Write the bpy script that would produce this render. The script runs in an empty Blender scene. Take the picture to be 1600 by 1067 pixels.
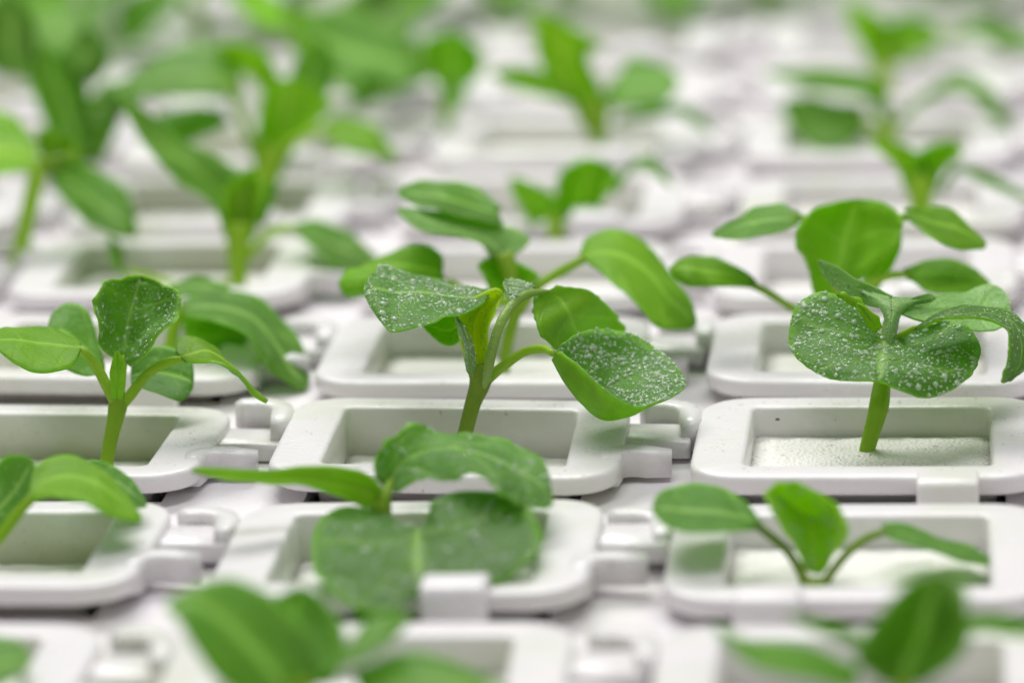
import bpy, math, random
from mathutils import Vector, Matrix, noise
R = math.radians
scene = bpy.context.scene
COL = scene.collection
S = 0.001                                   # everything below is written in millimetres

# ------------------------------------------------------------------ camera
FPX, PITCH, ROLL = 6400.0, R(15.5), R(1.6)
FOCUS = 401.0
CAM = Vector((0, -391.5, 120.0))
CROT = (Matrix.Rotation(R(90) - PITCH, 3, 'X') @ Matrix.Rotation(-ROLL, 3, 'Z'))
cd = bpy.data.cameras.new('camera'); cam = bpy.data.objects.new('camera', cd); COL.objects.link(cam)
cam.location = CAM * S; cam.rotation_euler = CROT.to_euler()
cd.sensor_width = 36.0; cd.lens = FPX / 1600 * 36
cd.clip_start = 0.02; cd.clip_end = 20
cd.dof.use_dof = True; cd.dof.focus_distance = FOCUS * S; cd.dof.aperture_fstop = 14.0
cd.dof.aperture_blades = 0
scene.camera = cam

# ------------------------------------------------------------------ light
W = bpy.data.worlds.new('World'); scene.world = W; W.use_nodes = True
bg = W.node_tree.nodes['Background']; bg.inputs[0].default_value = (0.98, 0.955, 0.965, 1); bg.inputs[1].default_value = 0.33
def area(name, loc, target, sx, sy, power, color=(1, 1, 1)):
    l = bpy.data.lights.new(name, 'AREA'); l.shape = 'RECTANGLE'; l.size = sx; l.size_y = sy; l.energy = power; l.color = color
    o = bpy.data.objects.new(name, l); COL.objects.link(o); o.location = loc
    o.rotation_euler = (Vector(target) - Vector(loc)).to_track_quat('-Z', 'Y').to_euler(); return o
area('grow_lamp', (-0.10, 0.42, 0.55), (0, 0.03, 0), 0.50, 0.18, 4.1, (1.0, 0.985, 0.96))
area('grow_lamp', (0.05, -0.05, 0.62), (0, 0.05, 0), 0.60, 0.20, 1.9, (0.97, 0.98, 1.0))
scene.view_settings.view_transform = 'Standard'; scene.view_settings.look = 'None'
scene.view_settings.exposure = 0.0; scene.view_settings.gamma = 1.0
scene.render.engine = 'CYCLES'
scene.cycles.max_bounces = 10; scene.cycles.transparent_max_bounces = 12
scene.cycles.use_denoising = True
scene.cycles.caustics_reflective = False; scene.cycles.caustics_refractive = False
scene.cycles.sample_clamp_indirect = 6

# ------------------------------------------------------------------ projection helpers (photo sketch -> real points)
def ray(px, py):
    return CROT @ Vector(((px - 800) / FPX, -(py - 533.5) / FPX, -1))
def ground(px, py, z=0.0):
    d = ray(px, py); return CAM + d * ((z - CAM.z) / d.z)
def depth_of(p): return -(CROT.transposed() @ (p - CAM)).z
def at(px, py, depth): return CAM + ray(px, py) * depth
def project(p):
    q = CROT.transposed() @ (p - CAM); return (800 + q.x / -q.z * FPX, 533.5 - q.y / -q.z * FPX)

# ------------------------------------------------------------------ materials
def new_mat(name):
    m = bpy.data.materials.new(name); m.use_nodes = True
    nt = m.node_tree; nt.nodes.clear(); return m, nt, nt.nodes, nt.links
def nd(ns, t, **kw):
    n = ns.new(t)
    for k, v in kw.items():
        if k in n.inputs.keys(): n.inputs[k].default_value = v
        else: setattr(n, k, v)
    return n
def ramp(ns, stops):
    r = ns.new('ShaderNodeValToRGB'); e = r.color_ramp.elements
    while len(e) < len(stops): e.new(0.5)
    for x, (p, c) in zip(e, stops): x.position = p; x.color = (*c, 1) if len(c) == 3 else c
    return r
def mixc(ns, ls, fac, a, b, mode='MIX'):
    m = ns.new('ShaderNodeMix'); m.data_type = 'RGBA'; m.blend_type = mode
    for inp, v in ((m.inputs[0], fac), (m.inputs[6], a), (m.inputs[7], b)):
        if hasattr(v, 'links'): ls.new(v, inp)
        else: inp.default_value = v if not isinstance(v, tuple) else (*v, 1)
    return m.outputs[2]

def plastic(name, base, stain, rough, bump=0.25, sss=0.15):
    m, nt, ns, ls = new_mat(name)
    out = nd(ns, 'ShaderNodeOutputMaterial'); p = nd(ns, 'ShaderNodeBsdfPrincipled')
    tc = nd(ns, 'ShaderNodeTexCoord'); oi = nd(ns, 'ShaderNodeObjectInfo')
    ad = nd(ns, 'ShaderNodeVectorMath', operation='ADD'); ls.new(tc.outputs['Object'], ad.inputs[0]); ls.new(oi.outputs['Location'], ad.inputs[1])
    big = nd(ns, 'ShaderNodeTexNoise', Scale=55.0, Detail=5.0, Roughness=0.6); ls.new(ad.outputs[0], big.inputs['Vector'])
    r1 = ramp(ns, [(0.42, (0, 0, 0)), (0.72, (1, 1, 1))]); ls.new(big.outputs['Fac'], r1.inputs[0])
    mulf = nd(ns, 'ShaderNodeMath', operation='MULTIPLY'); ls.new(r1.outputs[0], mulf.inputs[0]); mulf.inputs[1].default_value = 0.55
    c = mixc(ns, ls, mulf.outputs[0], base, stain)
    # tiny grime specks
    sp = nd(ns, 'ShaderNodeTexNoise', Scale=1500.0, Detail=2.0); ls.new(ad.outputs[0], sp.inputs['Vector'])
    r2 = ramp(ns, [(0.72, (0, 0, 0)), (0.78, (1, 1, 1))]); ls.new(sp.outputs['Fac'], r2.inputs[0])
    c2 = mixc(ns, ls, r2.outputs[0], c, tuple(x * 0.55 for x in stain))
    green_refl = nd(ns, 'ShaderNodeTexNoise', Scale=38.0, Detail=4.0, Roughness=0.55, Distortion=0.6); ls.new(ad.outputs[0], green_refl.inputs['Vector'])  # soft green patches: plant reflections painted into the plastic colour
    r3 = ramp(ns, [(0.53, (0, 0, 0)), (0.72, (0.5, 0.5, 0.5))]); ls.new(green_refl.outputs['Fac'], r3.inputs[0])
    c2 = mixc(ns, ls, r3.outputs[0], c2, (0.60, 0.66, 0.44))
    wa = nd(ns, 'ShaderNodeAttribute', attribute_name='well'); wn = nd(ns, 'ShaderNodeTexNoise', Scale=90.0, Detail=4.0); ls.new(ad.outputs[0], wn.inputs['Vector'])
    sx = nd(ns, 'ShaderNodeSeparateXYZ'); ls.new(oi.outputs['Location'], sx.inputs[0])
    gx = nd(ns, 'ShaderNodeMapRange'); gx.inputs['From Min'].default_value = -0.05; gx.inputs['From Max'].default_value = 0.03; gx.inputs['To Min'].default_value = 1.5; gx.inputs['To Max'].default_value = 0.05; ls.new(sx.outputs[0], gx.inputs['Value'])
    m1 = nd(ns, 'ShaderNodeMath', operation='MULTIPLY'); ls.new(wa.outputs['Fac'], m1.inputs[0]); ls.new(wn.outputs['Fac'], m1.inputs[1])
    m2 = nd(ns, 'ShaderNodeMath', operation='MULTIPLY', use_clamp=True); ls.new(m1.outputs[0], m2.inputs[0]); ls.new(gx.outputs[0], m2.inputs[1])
    c2 = mixc(ns, ls, m2.outputs[0], c2, (0.34, 0.42, 0.16))  # green leaf reflections painted into the wells, deeper down stronger, fading rightwards
    ls.new(c2, p.inputs['Base Color'])
    rr = nd(ns, 'ShaderNodeMapRange'); rr.inputs['To Min'].default_value = rough; rr.inputs['To Max'].default_value = rough + 0.25
    ls.new(big.outputs['Fac'], rr.inputs['Value']); ls.new(rr.outputs[0], p.inputs['Roughness'])
    p.inputs['IOR'].default_value = 1.5
    p.inputs['Subsurface Weight'].default_value = sss; p.inputs['Subsurface Radius'].default_value = (1, 0.9, 0.8); p.inputs['Subsurface Scale'].default_value = 0.001
    b1 = nd(ns, 'ShaderNodeTexNoise', Scale=900.0, Detail=4.0, Roughness=0.65); ls.new(ad.outputs[0], b1.inputs['Vector'])
    b2 = nd(ns, 'ShaderNodeTexNoise', Scale=160.0, Detail=3.0); ls.new(ad.outputs[0], b2.inputs['Vector'])
    bp = nd(ns, 'ShaderNodeBump', Strength=bump, Distance=0.00045); ls.new(b1.outputs['Fac'], bp.inputs['Height'])
    bq = nd(ns, 'ShaderNodeBump', Strength=bump, Distance=0.0008); ls.new(b2.outputs['Fac'], bq.inputs['Height']); ls.new(bp.outputs[0], bq.inputs['Normal'])
    ls.new(bq.outputs[0], p.inputs['Normal']); ls.new(p.outputs[0], out.inputs[0]); return m

def leaf_mat(name, col, col2, vein, trans, rough, dew=0.0, tw=0.45, sheen=0.0, edge=None):
    m, nt, ns, ls = new_mat(name)
    out = nd(ns, 'ShaderNodeOutputMaterial'); p = nd(ns, 'ShaderNodeBsdfPrincipled'); t = nd(ns, 'ShaderNodeBsdfTranslucent'); mx = nd(ns, 'ShaderNodeMixShader')
    mx.inputs[0].default_value = tw
    tc = nd(ns, 'ShaderNodeTexCoord'); oi = nd(ns, 'ShaderNodeObjectInfo')
    n1 = nd(ns, 'ShaderNodeTexNoise', Scale=260.0, Detail=6.0, Roughness=0.62); ls.new(tc.outputs['Object'], n1.inputs['Vector'])
    r1 = ramp(ns, [(0.36, (0, 0, 0)), (0.66, (1, 1, 1))]); ls.new(n1.outputs['Fac'], r1.inputs[0])
    base = mixc(ns, ls, r1.outputs[0], col, col2)
    hs = nd(ns, 'ShaderNodeHueSaturation'); hs.inputs['Saturation'].default_value = 1.0
    mr = nd(ns, 'ShaderNodeMapRange'); mr.inputs['To Min'].default_value = 0.8; mr.inputs['To Max'].default_value = 1.22
    ls.new(oi.outputs['Random'], mr.inputs['Value']); ls.new(mr.outputs[0], hs.inputs['Value']); ls.new(base, hs.inputs['Color'])
    # veins and margin from the blade's own coordinates
    va = nd(ns, 'ShaderNodeAttribute', attribute_name='vein')
    cv = mixc(ns, ls, va.outputs['Fac'], hs.outputs[0], vein)
    ea = nd(ns, 'ShaderNodeAttribute', attribute_name='rim')
    if edge: cv = mixc(ns, ls, ea.outputs['Fac'], cv, edge)
    tcol = mixc(ns, ls, va.outputs['Fac'], trans, tuple(min(1, x * 1.5 + 0.05) for x in trans))
    hgt = nd(ns, 'ShaderNodeTexVoronoi', Scale=1500.0); ls.new(tc.outputs['Object'], hgt.inputs['Vector'])
    bp = nd(ns, 'ShaderNodeBump', Strength=0.35, Distance=0.00012); ls.new(hgt.outputs['Distance'], bp.inputs['Height'])
    bv = nd(ns, 'ShaderNodeBump', Strength=0.6, Distance=0.0003, invert=True); ls.new(va.outputs['Fac'], bv.inputs['Height']); ls.new(bp.outputs[0], bv.inputs['Normal'])
    b3 = nd(ns, 'ShaderNodeBump', Strength=0.5, Distance=0.0005); ls.new(n1.outputs['Fac'], b3.inputs['Height']); ls.new(bv.outputs[0], b3.inputs['Normal'])
    nrm = b3.outputs[0]
    if dew > 0:      # a film of tiny wet beads
        v = nd(ns, 'ShaderNodeTexVoronoi', Scale=1350.0, Randomness=1.0); ls.new(tc.outputs['Object'], v.inputs['Vector'])
        msk = nd(ns, 'ShaderNodeTexNoise', Scale=420.0, Detail=3.0); ls.new(tc.outputs['Object'], msk.inputs['Vector'])
        rm = ramp(ns, [(0.40, (0, 0, 0)), (0.62, (1, 1, 1))]); ls.new(msk.outputs['Fac'], rm.inputs[0])
        rv = ramp(ns, [(0.17, (1, 1, 1)), (0.27, (0, 0, 0))]); ls.new(v.outputs['Distance'], rv.inputs[0])
        mm = nd(ns, 'ShaderNodeMath', operation='MULTIPLY'); ls.new(rm.outputs[0], mm.inputs[0]); ls.new(rv.outputs[0], mm.inputs[1])
        m2 = nd(ns, 'ShaderNodeMath', operation='MULTIPLY'); ls.new(mm.outputs[0], m2.inputs[0]); m2.inputs[1].default_value = dew
        cv = mixc(ns, ls, m2.outputs[0], cv, (0.62, 0.76, 0.55))
        bd = nd(ns, 'ShaderNodeBump', Strength=0.8, Distance=0.0003); ls.new(mm.outputs[0], bd.inputs['Height']); ls.new(nrm, bd.inputs['Normal']); nrm = bd.outputs[0]
    ls.new(cv, p.inputs['Base Color']); ls.new(tcol, t.inputs['Color'])
    p.inputs['Roughness'].default_value = rough; p.inputs['IOR'].default_value = 1.45
    p.inputs['Specular IOR Level'].default_value = 0.32; p.inputs['Sheen Weight'].default_value = sheen * .45; p.inputs['Sheen Roughness'].default_value = 0.4; p.inputs['Sheen Tint'].default_value = (0.8, 0.95, 0.9, 1)
    ls.new(nrm, p.inputs['Normal']); ls.new(nrm, t.inputs['Normal'])
    ls.new(p.outputs[0], mx.inputs[1]); ls.new(t.outputs[0], mx.inputs[2]); ls.new(mx.outputs[0], out.inputs[0]); return m

def water_mat(name='water_bead', body=0.40):
    m, nt, ns, ls = new_mat(name)
    out = nd(ns, 'ShaderNodeOutputMaterial'); g = nd(ns, 'ShaderNodeBsdfGlossy', Roughness=0.06)
    tr = nd(ns, 'ShaderNodeBsdfTransparent'); df = nd(ns, 'ShaderNodeBsdfTranslucent'); df.inputs['Color'].default_value = (0.7, 0.95, 0.6, 1)
    d2 = nd(ns, 'ShaderNodeBsdfDiffuse'); d2.inputs['Color'].default_value = (0.72, 0.92, 0.62, 1) if body > .2 else (0.9, 0.9, 0.88, 1)
    a = nd(ns, 'ShaderNodeMixShader'); a.inputs[0].default_value = body; ls.new(tr.outputs[0], a.inputs[1]); ls.new(d2.outputs[0], a.inputs[2])
    fr = nd(ns, 'ShaderNodeFresnel', IOR=1.45); b = nd(ns, 'ShaderNodeMixShader'); ls.new(fr.outputs[0], b.inputs[0]); ls.new(a.outputs[0], b.inputs[1]); ls.new(g.outputs[0], b.inputs[2])
    ls.new(b.outputs[0], out.inputs[0]); return m

def sponge_mat():
    m, nt, ns, ls = new_mat('growing_foam')
    out = nd(ns, 'ShaderNodeOutputMaterial'); p = nd(ns, 'ShaderNodeBsdfPrincipled')
    tc = nd(ns, 'ShaderNodeTexCoord')
    v = nd(ns, 'ShaderNodeTexVoronoi', Scale=2300.0); ls.new(tc.outputs['Object'], v.inputs['Vector'])
    n = nd(ns, 'ShaderNodeTexNoise', Scale=120.0, Detail=5.0); ls.new(tc.outputs['Object'], n.inputs['Vector'])
    r = ramp(ns, [(0.35, (0.88, 0.86, 0.83)), (0.7, (0.82, 0.81, 0.76))]); ls.new(n.outputs['Fac'], r.inputs[0])
    r2 = ramp(ns, [(0.0, (1, 1, 1)), (0.45, (0, 0, 0))]); ls.new(v.outputs['Distance'], r2.inputs[0])
    c = mixc(ns, ls, r2.outputs[0], r.outputs[0], (0.85, 0.85, 0.78)); ls.new(c, p.inputs['Base Color'])
    p.inputs['Roughness'].default_value = 0.5
    b = nd(ns, 'ShaderNodeBump', Strength=0.4, Distance=0.0005); ls.new(v.outputs['Distance'], b.inputs['Height']); ls.new(b.outputs[0], p.inputs['Normal'])
    ls.new(p.outputs[0], out.inputs[0]); return m

def simple(name, col, rough):
    m, nt, ns, ls = new_mat(name); out = nd(ns, 'ShaderNodeOutputMaterial'); p = nd(ns, 'ShaderNodeBsdfPrincipled')
    n = nd(ns, 'ShaderNodeTexNoise', Scale=3000.0); c = mixc(ns, ls, n.outputs['Fac'], tuple(x * .6 for x in col), col); ls.new(c, p.inputs['Base Color'])
    p.inputs['Roughness'].default_value = rough; ls.new(p.outputs[0], out.inputs[0]); return m

M = {}
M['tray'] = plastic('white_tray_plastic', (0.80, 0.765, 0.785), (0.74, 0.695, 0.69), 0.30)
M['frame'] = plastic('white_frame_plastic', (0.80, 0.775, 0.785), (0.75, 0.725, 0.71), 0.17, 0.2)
M['foam'] = sponge_mat()
M['top'] = leaf_mat('leaf_upper_side', (0.092, 0.195, 0.026), (0.140, 0.275, 0.036), (0.36, 0.56, 0.14), (0.36, 0.72, 0.015), 0.46, sheen=0.15, tw=0.43, edge=(0.22, 0.48, 0.05))
M['dewy'] = leaf_mat('dewy_leaf_upper_side', (0.072, 0.175, 0.024), (0.125, 0.265, 0.038), (0.38, 0.57, 0.16), (0.36, 0.70, 0.015), 0.50, dew=0.5, sheen=0.15, tw=0.42, edge=(0.26, 0.54, 0.07))
M['under'] = leaf_mat('leaf_underside', (0.19, 0.38, 0.018), (0.26, 0.46, 0.025), (0.42, 0.66, 0.10), (0.38, 0.82, 0.012), 0.5, tw=0.52, edge=(0.32, 0.62, 0.05))
M['pale'] = leaf_mat('pale_dewy_leaf', (0.25, 0.45, 0.13), (0.31, 0.53, 0.17), (0.46, 0.66, 0.25), (0.36, 0.70, 0.10), 0.42, dew=0.7, tw=0.42, edge=(0.38, 0.6, 0.18))
M['heart'] = leaf_mat('yellow_green_heart_leaf', (0.36, 0.58, 0.03), (0.46, 0.66, 0.04), (0.7, 0.85, 0.16), (0.8, 1.0, 0.03), 0.44, tw=0.5, edge=(0.55, 0.8, 0.08))
M['young'] = leaf_mat('young_leaf', (0.22, 0.44, 0.016), (0.30, 0.53, 0.024), (0.55, 0.72, 0.12), (0.46, 0.80, 0.015), 0.44, tw=0.52, edge=(0.40, 0.70, 0.05))
M['stem'] = leaf_mat('green_stem', (0.30, 0.52, 0.03), (0.38, 0.58, 0.05), (0.3, 0.5, 0.06), (0.5, 0.8, 0.03), 0.42, tw=0.32)
M['stemold'] = leaf_mat('olive_stem', (0.19, 0.33, 0.025), (0.27, 0.40, 0.04), (0.3, 0.4, 0.06), (0.32, 0.52, 0.03), 0.45, tw=0.22)
M['frost'] = leaf_mat('dewy_stem', (0.27, 0.45, 0.07), (0.36, 0.54, 0.13), (0.4, 0.6, 0.2), (0.42, 0.66, 0.12), 0.4, dew=0.9, tw=0.25)
M['water'] = water_mat(); M['mist'] = water_mat('mist_bead', 0.12)
M['dirt'] = simple('dark_dirt', (0.02, 0.017, 0.012), 0.8)

# ------------------------------------------------------------------ object helpers
def tag(o, label=None, cat=None, group=None, kind=None):
    if label: o['label'] = label
    if cat: o['category'] = cat
    if group: o['group'] = group
    if kind: o['kind'] = kind
    return o
def mesh_obj(name, verts, faces, mats, parent=None, mi=None, org=Vector((0, 0, 0)), smooth=True, attrs=None, loc=None):
    me = bpy.data.meshes.new(name)
    me.from_pydata([tuple((Vector(v) - org) * S) for v in verts], [], faces)
    for m in (mats if isinstance(mats, list) else [mats]): me.materials.append(m)
    if mi:
        for p, k in zip(me.polygons, mi): p.material_index = k
    if smooth: me.polygons.foreach_set('use_smooth', [True] * len(me.polygons))
    for k, vals in (attrs or {}).items():
        a = me.attributes.new(k, 'FLOAT', 'POINT'); a.data.foreach_set('value', vals)
    me.update()
    o = bpy.data.objects.new(name, me); COL.objects.link(o)
    if parent: o.parent = parent
    if loc is not None: o.location = Vector(loc) * S
    return o
def empty(name, p):
    o = bpy.data.objects.new(name, None); o.empty_display_size = 0.003; COL.objects.link(o); o.location = Vector(p) * S; return o

# ------------------------------------------------------------------ the board
TH = R(-6.0)
U = Vector((math.cos(TH), math.sin(TH), 0)); V = Vector((-math.sin(TH), math.cos(TH), 0))
DX, DY = 40.6, 33.6
O0 = ground(684, 788, .6) + V * 13.2
def board():
    vid = {}; v = []; f = []
    def vt(x, y, z):
        k = (round(x, 3), round(y, 3), z)
        if k not in vid: p = O0 + U * x + V * y; vid[k] = len(v); v.append((p.x, p.y, z))
        return vid[k]
    hx, hy = IA + 1.6, IB + 1.5
    def quad(x0, y0, x1, y1): f.append((vt(x0, y0, 0), vt(x1, y0, 0), vt(x1, y1, 0), vt(x0, y1, 0)))
    for j in range(-5, 13):
        for i in range(-7, 8):
            cx, cy = DX * i, DY * j; xs = [cx - DX / 2, cx - hx, cx + hx, cx + DX / 2]; ys = [cy - DY / 2, cy - hy, cy + hy, cy + DY / 2]
            for b_ in range(3):
                for a_ in range(3):
                    if (a_, b_) != (1, 1): quad(xs[a_], ys[b_], xs[a_ + 1], ys[b_ + 1])
            A = [(xs[1], ys[1]), (xs[2], ys[1]), (xs[2], ys[2]), (xs[1], ys[2])]
            for k in range(4):
                p, q = A[k], A[(k + 1) % 4]; f.append((vt(*p, 0), vt(*p, -9), vt(*q, -9), vt(*q, 0)))
            f.append(tuple(vt(*p, -9) for p in A))
    o = mesh_obj('tray_surface', v, f, M['tray'], smooth=False)
    tag(o, 'white plastic growing tray surface under all the planting frames', 'tray', kind='structure')

# ------------------------------------------------------------------ planting frame
def rrect(a, b, r, z, seg=7, cx=0, cy=0):
    out = []
    for k, (sx, sy) in enumerate(((1, 1), (-1, 1), (-1, -1), (1, -1))):
        for s in range(seg + 1):
            t = math.pi / 2 * (k + s / seg)
            out.append(Vector((cx + sx * (a - r) + r * math.cos(t), cy + sy * (b - r) + r * math.sin(t), z)))
    return out
def sweep_loops(loops, close=False, cap0=False, cap1=False):
    n = len(loops[0]); v = [p for l in loops for p in l]; f = []
    m = len(loops)
    for i in range(m if close else m - 1):
        a = i * n; b = ((i + 1) % m) * n
        for j in range(n): f.append((a + j, a + (j + 1) % n, b + (j + 1) % n, b + j))
    if cap0: f.append(tuple(reversed(range(n))))
    if cap1: f.append(tuple(range((m - 1) * n, m * n)))
    return v, f
AW, BD, IA, IB = 17.0, 13.2, 11.8, 9.4
ZB, ZT, ZF = 0.7, 2.6, -4.6
board()
def wob(p, k=0.10, s=0.22):
    q = Vector(p); n = noise.noise_vector(q * s + Vector((3.3, 1.7, 9.1))); return q + n * k
def make_frame():
    root = empty('planting_frame', (0, 0, 0))
    L = [rrect(AW - .35, BD - .35, 4.8, ZB), rrect(AW - .05, BD - .05, 5.0, ZB + .25), rrect(AW, BD, 5.0, ZT - .5), rrect(AW - .1, BD - .1, 4.9, ZT - .22),
         rrect(AW - .3, BD - .3, 4.75, ZT - .06), rrect(AW - .6, BD - .6, 4.5, ZT), rrect(AW - 2.6, BD - 2.0, 3.0, ZT - .04),
         rrect(IA + .5, IB + .5, 1.3, ZT - .02), rrect(IA + .2, IB + .2, 1.0, ZT - .1), rrect(IA, IB, .8, ZT - .35), rrect(IA - .3, IB - .3, .8, ZF),
         rrect(IA + .2, IB + .2, 1.2, ZF - .1), rrect(IA + .5, IB + .5, 1.4, ZB)]
    v, f = sweep_loops(L, close=True)
    v = [wob(p, .12) for p in v]; nl = len(L[0])
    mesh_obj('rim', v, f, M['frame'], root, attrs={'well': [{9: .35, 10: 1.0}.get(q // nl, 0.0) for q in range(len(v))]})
    L = [rrect(IA - .1, IB - .1, .8, ZF - .06), rrect(IA - .1, IB - .1, .8, ZF + .1), ]
    v, f = sweep_loops(L, cap0=True, cap1=True)
    mesh_obj('basin_floor', v, f, M['frame'], root, smooth=False)
    # clip: an inverted-U lug lying over the front edge
    def lug(w, prof, name, loc, r=.35):
        # prof: closed list of (y,z); extruded along x with softened ends
        loops = []
        cyy = sum(p[0] for p in prof) / len(prof); czz = sum(p[1] for p in prof) / len(prof)
        for x, k in ((-w, .86), (-w + r * .4, .96), (-w + r, 1), (w - r, 1), (w - r * .4, .96), (w, .86)):
            loops.append([Vector((x, cyy + (y - cyy) * k, czz + (z - czz) * k)) for y, z in prof])
        v, f = sweep_loops(loops, cap0=True, cap1=True)
        f = [tuple(reversed(q)) for q in f]
        return mesh_obj(name, v, f, M['frame'], root, loc=loc)
    def smoothprof(pts, n=2):
        for _ in range(n):
            q = []
            for i in range(len(pts)):
                a, b = pts[i], pts[(i + 1) % len(pts)]
                q += [(a[0] * .78 + b[0] * .22, a[1] * .78 + b[1] * .22), (a[0] * .22 + b[0] * .78, a[1] * .22 + b[1] * .78)]
            pts = q
        return pts
    lug(2.9, smoothprof([(-1.2, .6), (1.8, .6), (2.4, 2.9), (2.2, 4.1), (-1.2, 4.2), (-2.3, 3.7), (-2.9, .3), (-2.3, .1)], 2), 'clip', (6.2, -BD - .2, 0))
    # latch: a slab bridging to the neighbour on the right, low step in front of it
    L = [rrect(3.4, 3.1, .5, 0.05), rrect(3.4, 3.1, .5, 1.5), rrect(3.25, 2.95, .5, 1.7)]
    v, f = sweep_loops(L, cap0=True, cap1=True)
    mesh_obj('latch', [wob(p, .15) for p in v], f, M['frame'], root, loc=(AW + 2.9, 5.0, 0))
    # hooks: curled lugs
    def hook(pts, w, h, loc):
        # pts: centre line (x,y) swept as a bar of width w and height h
        loops = []; n = len(pts)
        for i in range(n):
            a = Vector(pts[max(i - 1, 0)]); b = Vector(pts[min(i + 1, n - 1)]); t = (b - a).normalized(); s = Vector((-t[1], t[0]))
            c = Vector(pts[i][:2]); k = .75 if i in (0, n - 1) else 1
            prof = [(-1.15, 0), (1.15, 0), (1.1, .86), (.92, 1), (-.92, 1), (-1.1, .86)]
            loops.append([Vector((c[0] + s[0] * w * p * k, c[1] + s[1] * w * p * k, .05 + h * q * (k * .3 + .7))) for p, q in prof])
        v, f = sweep_loops(loops, cap0=True, cap1=True)
        return mesh_obj('hook', [wob(p, .12) for p in v], f, M['frame'], root, loc=loc)
    arc = [(3.0 * math.cos(t), 2.6 * math.sin(t)) for t in [R(a) for a in range(-10, 131, 14)]]
    hook([(3.1, -4.5), (3.1, -2.5)] + arc, 1.0, 2.9, (-AW - 3.9, 7.6, 0))
    arc2 = [(2.4 * math.cos(t), 2.0 * math.sin(t)) for t in [R(a) for a in range(190, 59, -14)]]
    hook([(-2.4, -2.6)] + arc2 + [(3.4, 1.8)], 1.0, 2.6, (AW + 1.4, -5.2, 0))
    return root

cols = {-4: 'outermost left', -3: 'farthest left', -2: 'far left', -1: 'left', 0: 'middle', 1: 'right', 2: 'far right', 3: 'farthest right', 4: 'outermost right'}
rows = {-2: 'nearest', -1: 'second', 0: 'third', 1: 'fourth', 2: 'fifth', 3: 'sixth', 4: 'seventh', 5: 'eighth', 6: 'ninth', 7: 'tenth', 8: 'eleventh'}
special = {(-1, 0): 'white frame in sharp focus whose seedling stands at the left with a cupped upright leaf',
           (0, 0): 'white frame in sharp focus around the dripping wet seedling at the centre',
           (1, 0): 'white frame with speckled basin in sharp focus around the seedling with the kidney shaped leaf',
           (1, -1): 'blurred white frame around the small seedling with two arching stalks, below the sharp right one',
           (0, -1): 'blurred white frame under the big round dusty green leaf, below the central frame'}
rng = random.Random(4)
proto = make_frame()
first = True
CELL = {}; FR = {}; SG = {}
def copy_tree(o):
    c = o.copy(); COL.objects.link(c)
    for ch in o.children:
        d = ch.copy(); COL.objects.link(d); d.parent = c
    return c
def sponge_mesh():
    n = 26; v = []; f = []
    a, b = IA - .1, IB - .1
    for j in range(n + 1):
        for i in range(n + 1):
            x = -a + 2 * a * i / n; y = -b + 2 * b * j / n
            e = min(1, 6 * (1 - abs(2 * i / n - 1)), 6 * (1 - abs(2 * j / n - 1)))
            z = .28 + .32 * e * (0.6 + .9 * (noise.noise(Vector((x * .5, y * .5, 2))) * .5 + .5)) + .12 * noise.noise(Vector((x * 2, y * 2, 5)))
            v.append((x, y, z))
    for j in range(n):
        for i in range(n): k = j * (n + 1) + i; f.append((k, k + 1, k + n + 2, k + n + 1))
    W_ = n + 1; bd = [i for i in range(W_)] + [j * W_ + n for j in range(1, W_)] + [n * W_ + i for i in range(n - 1, -1, -1)] + [j * W_ for j in range(n - 1, 0, -1)]
    k0 = len(v); v += [(v[q][0], v[q][1], -1.6) for q in bd]
    for q in range(len(bd)): f.append((bd[q], k0 + q, k0 + (q + 1) % len(bd), bd[(q + 1) % len(bd)]))
    f.append(tuple(range(k0 + len(bd) - 1, k0 - 1, -1)))
    o = mesh_obj('growing_sponge', v, f, M['foam']); return o
sp0 = sponge_mesh()
SPZ = {(1, 0): -.45, (-1, 0): -2.7, (0, 0): -2.5, (1, -1): -.9, (0, 1): -1.6, (1, 1): -1.2, (-1, -1): -2.7, (0, -1): -2.2}
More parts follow.
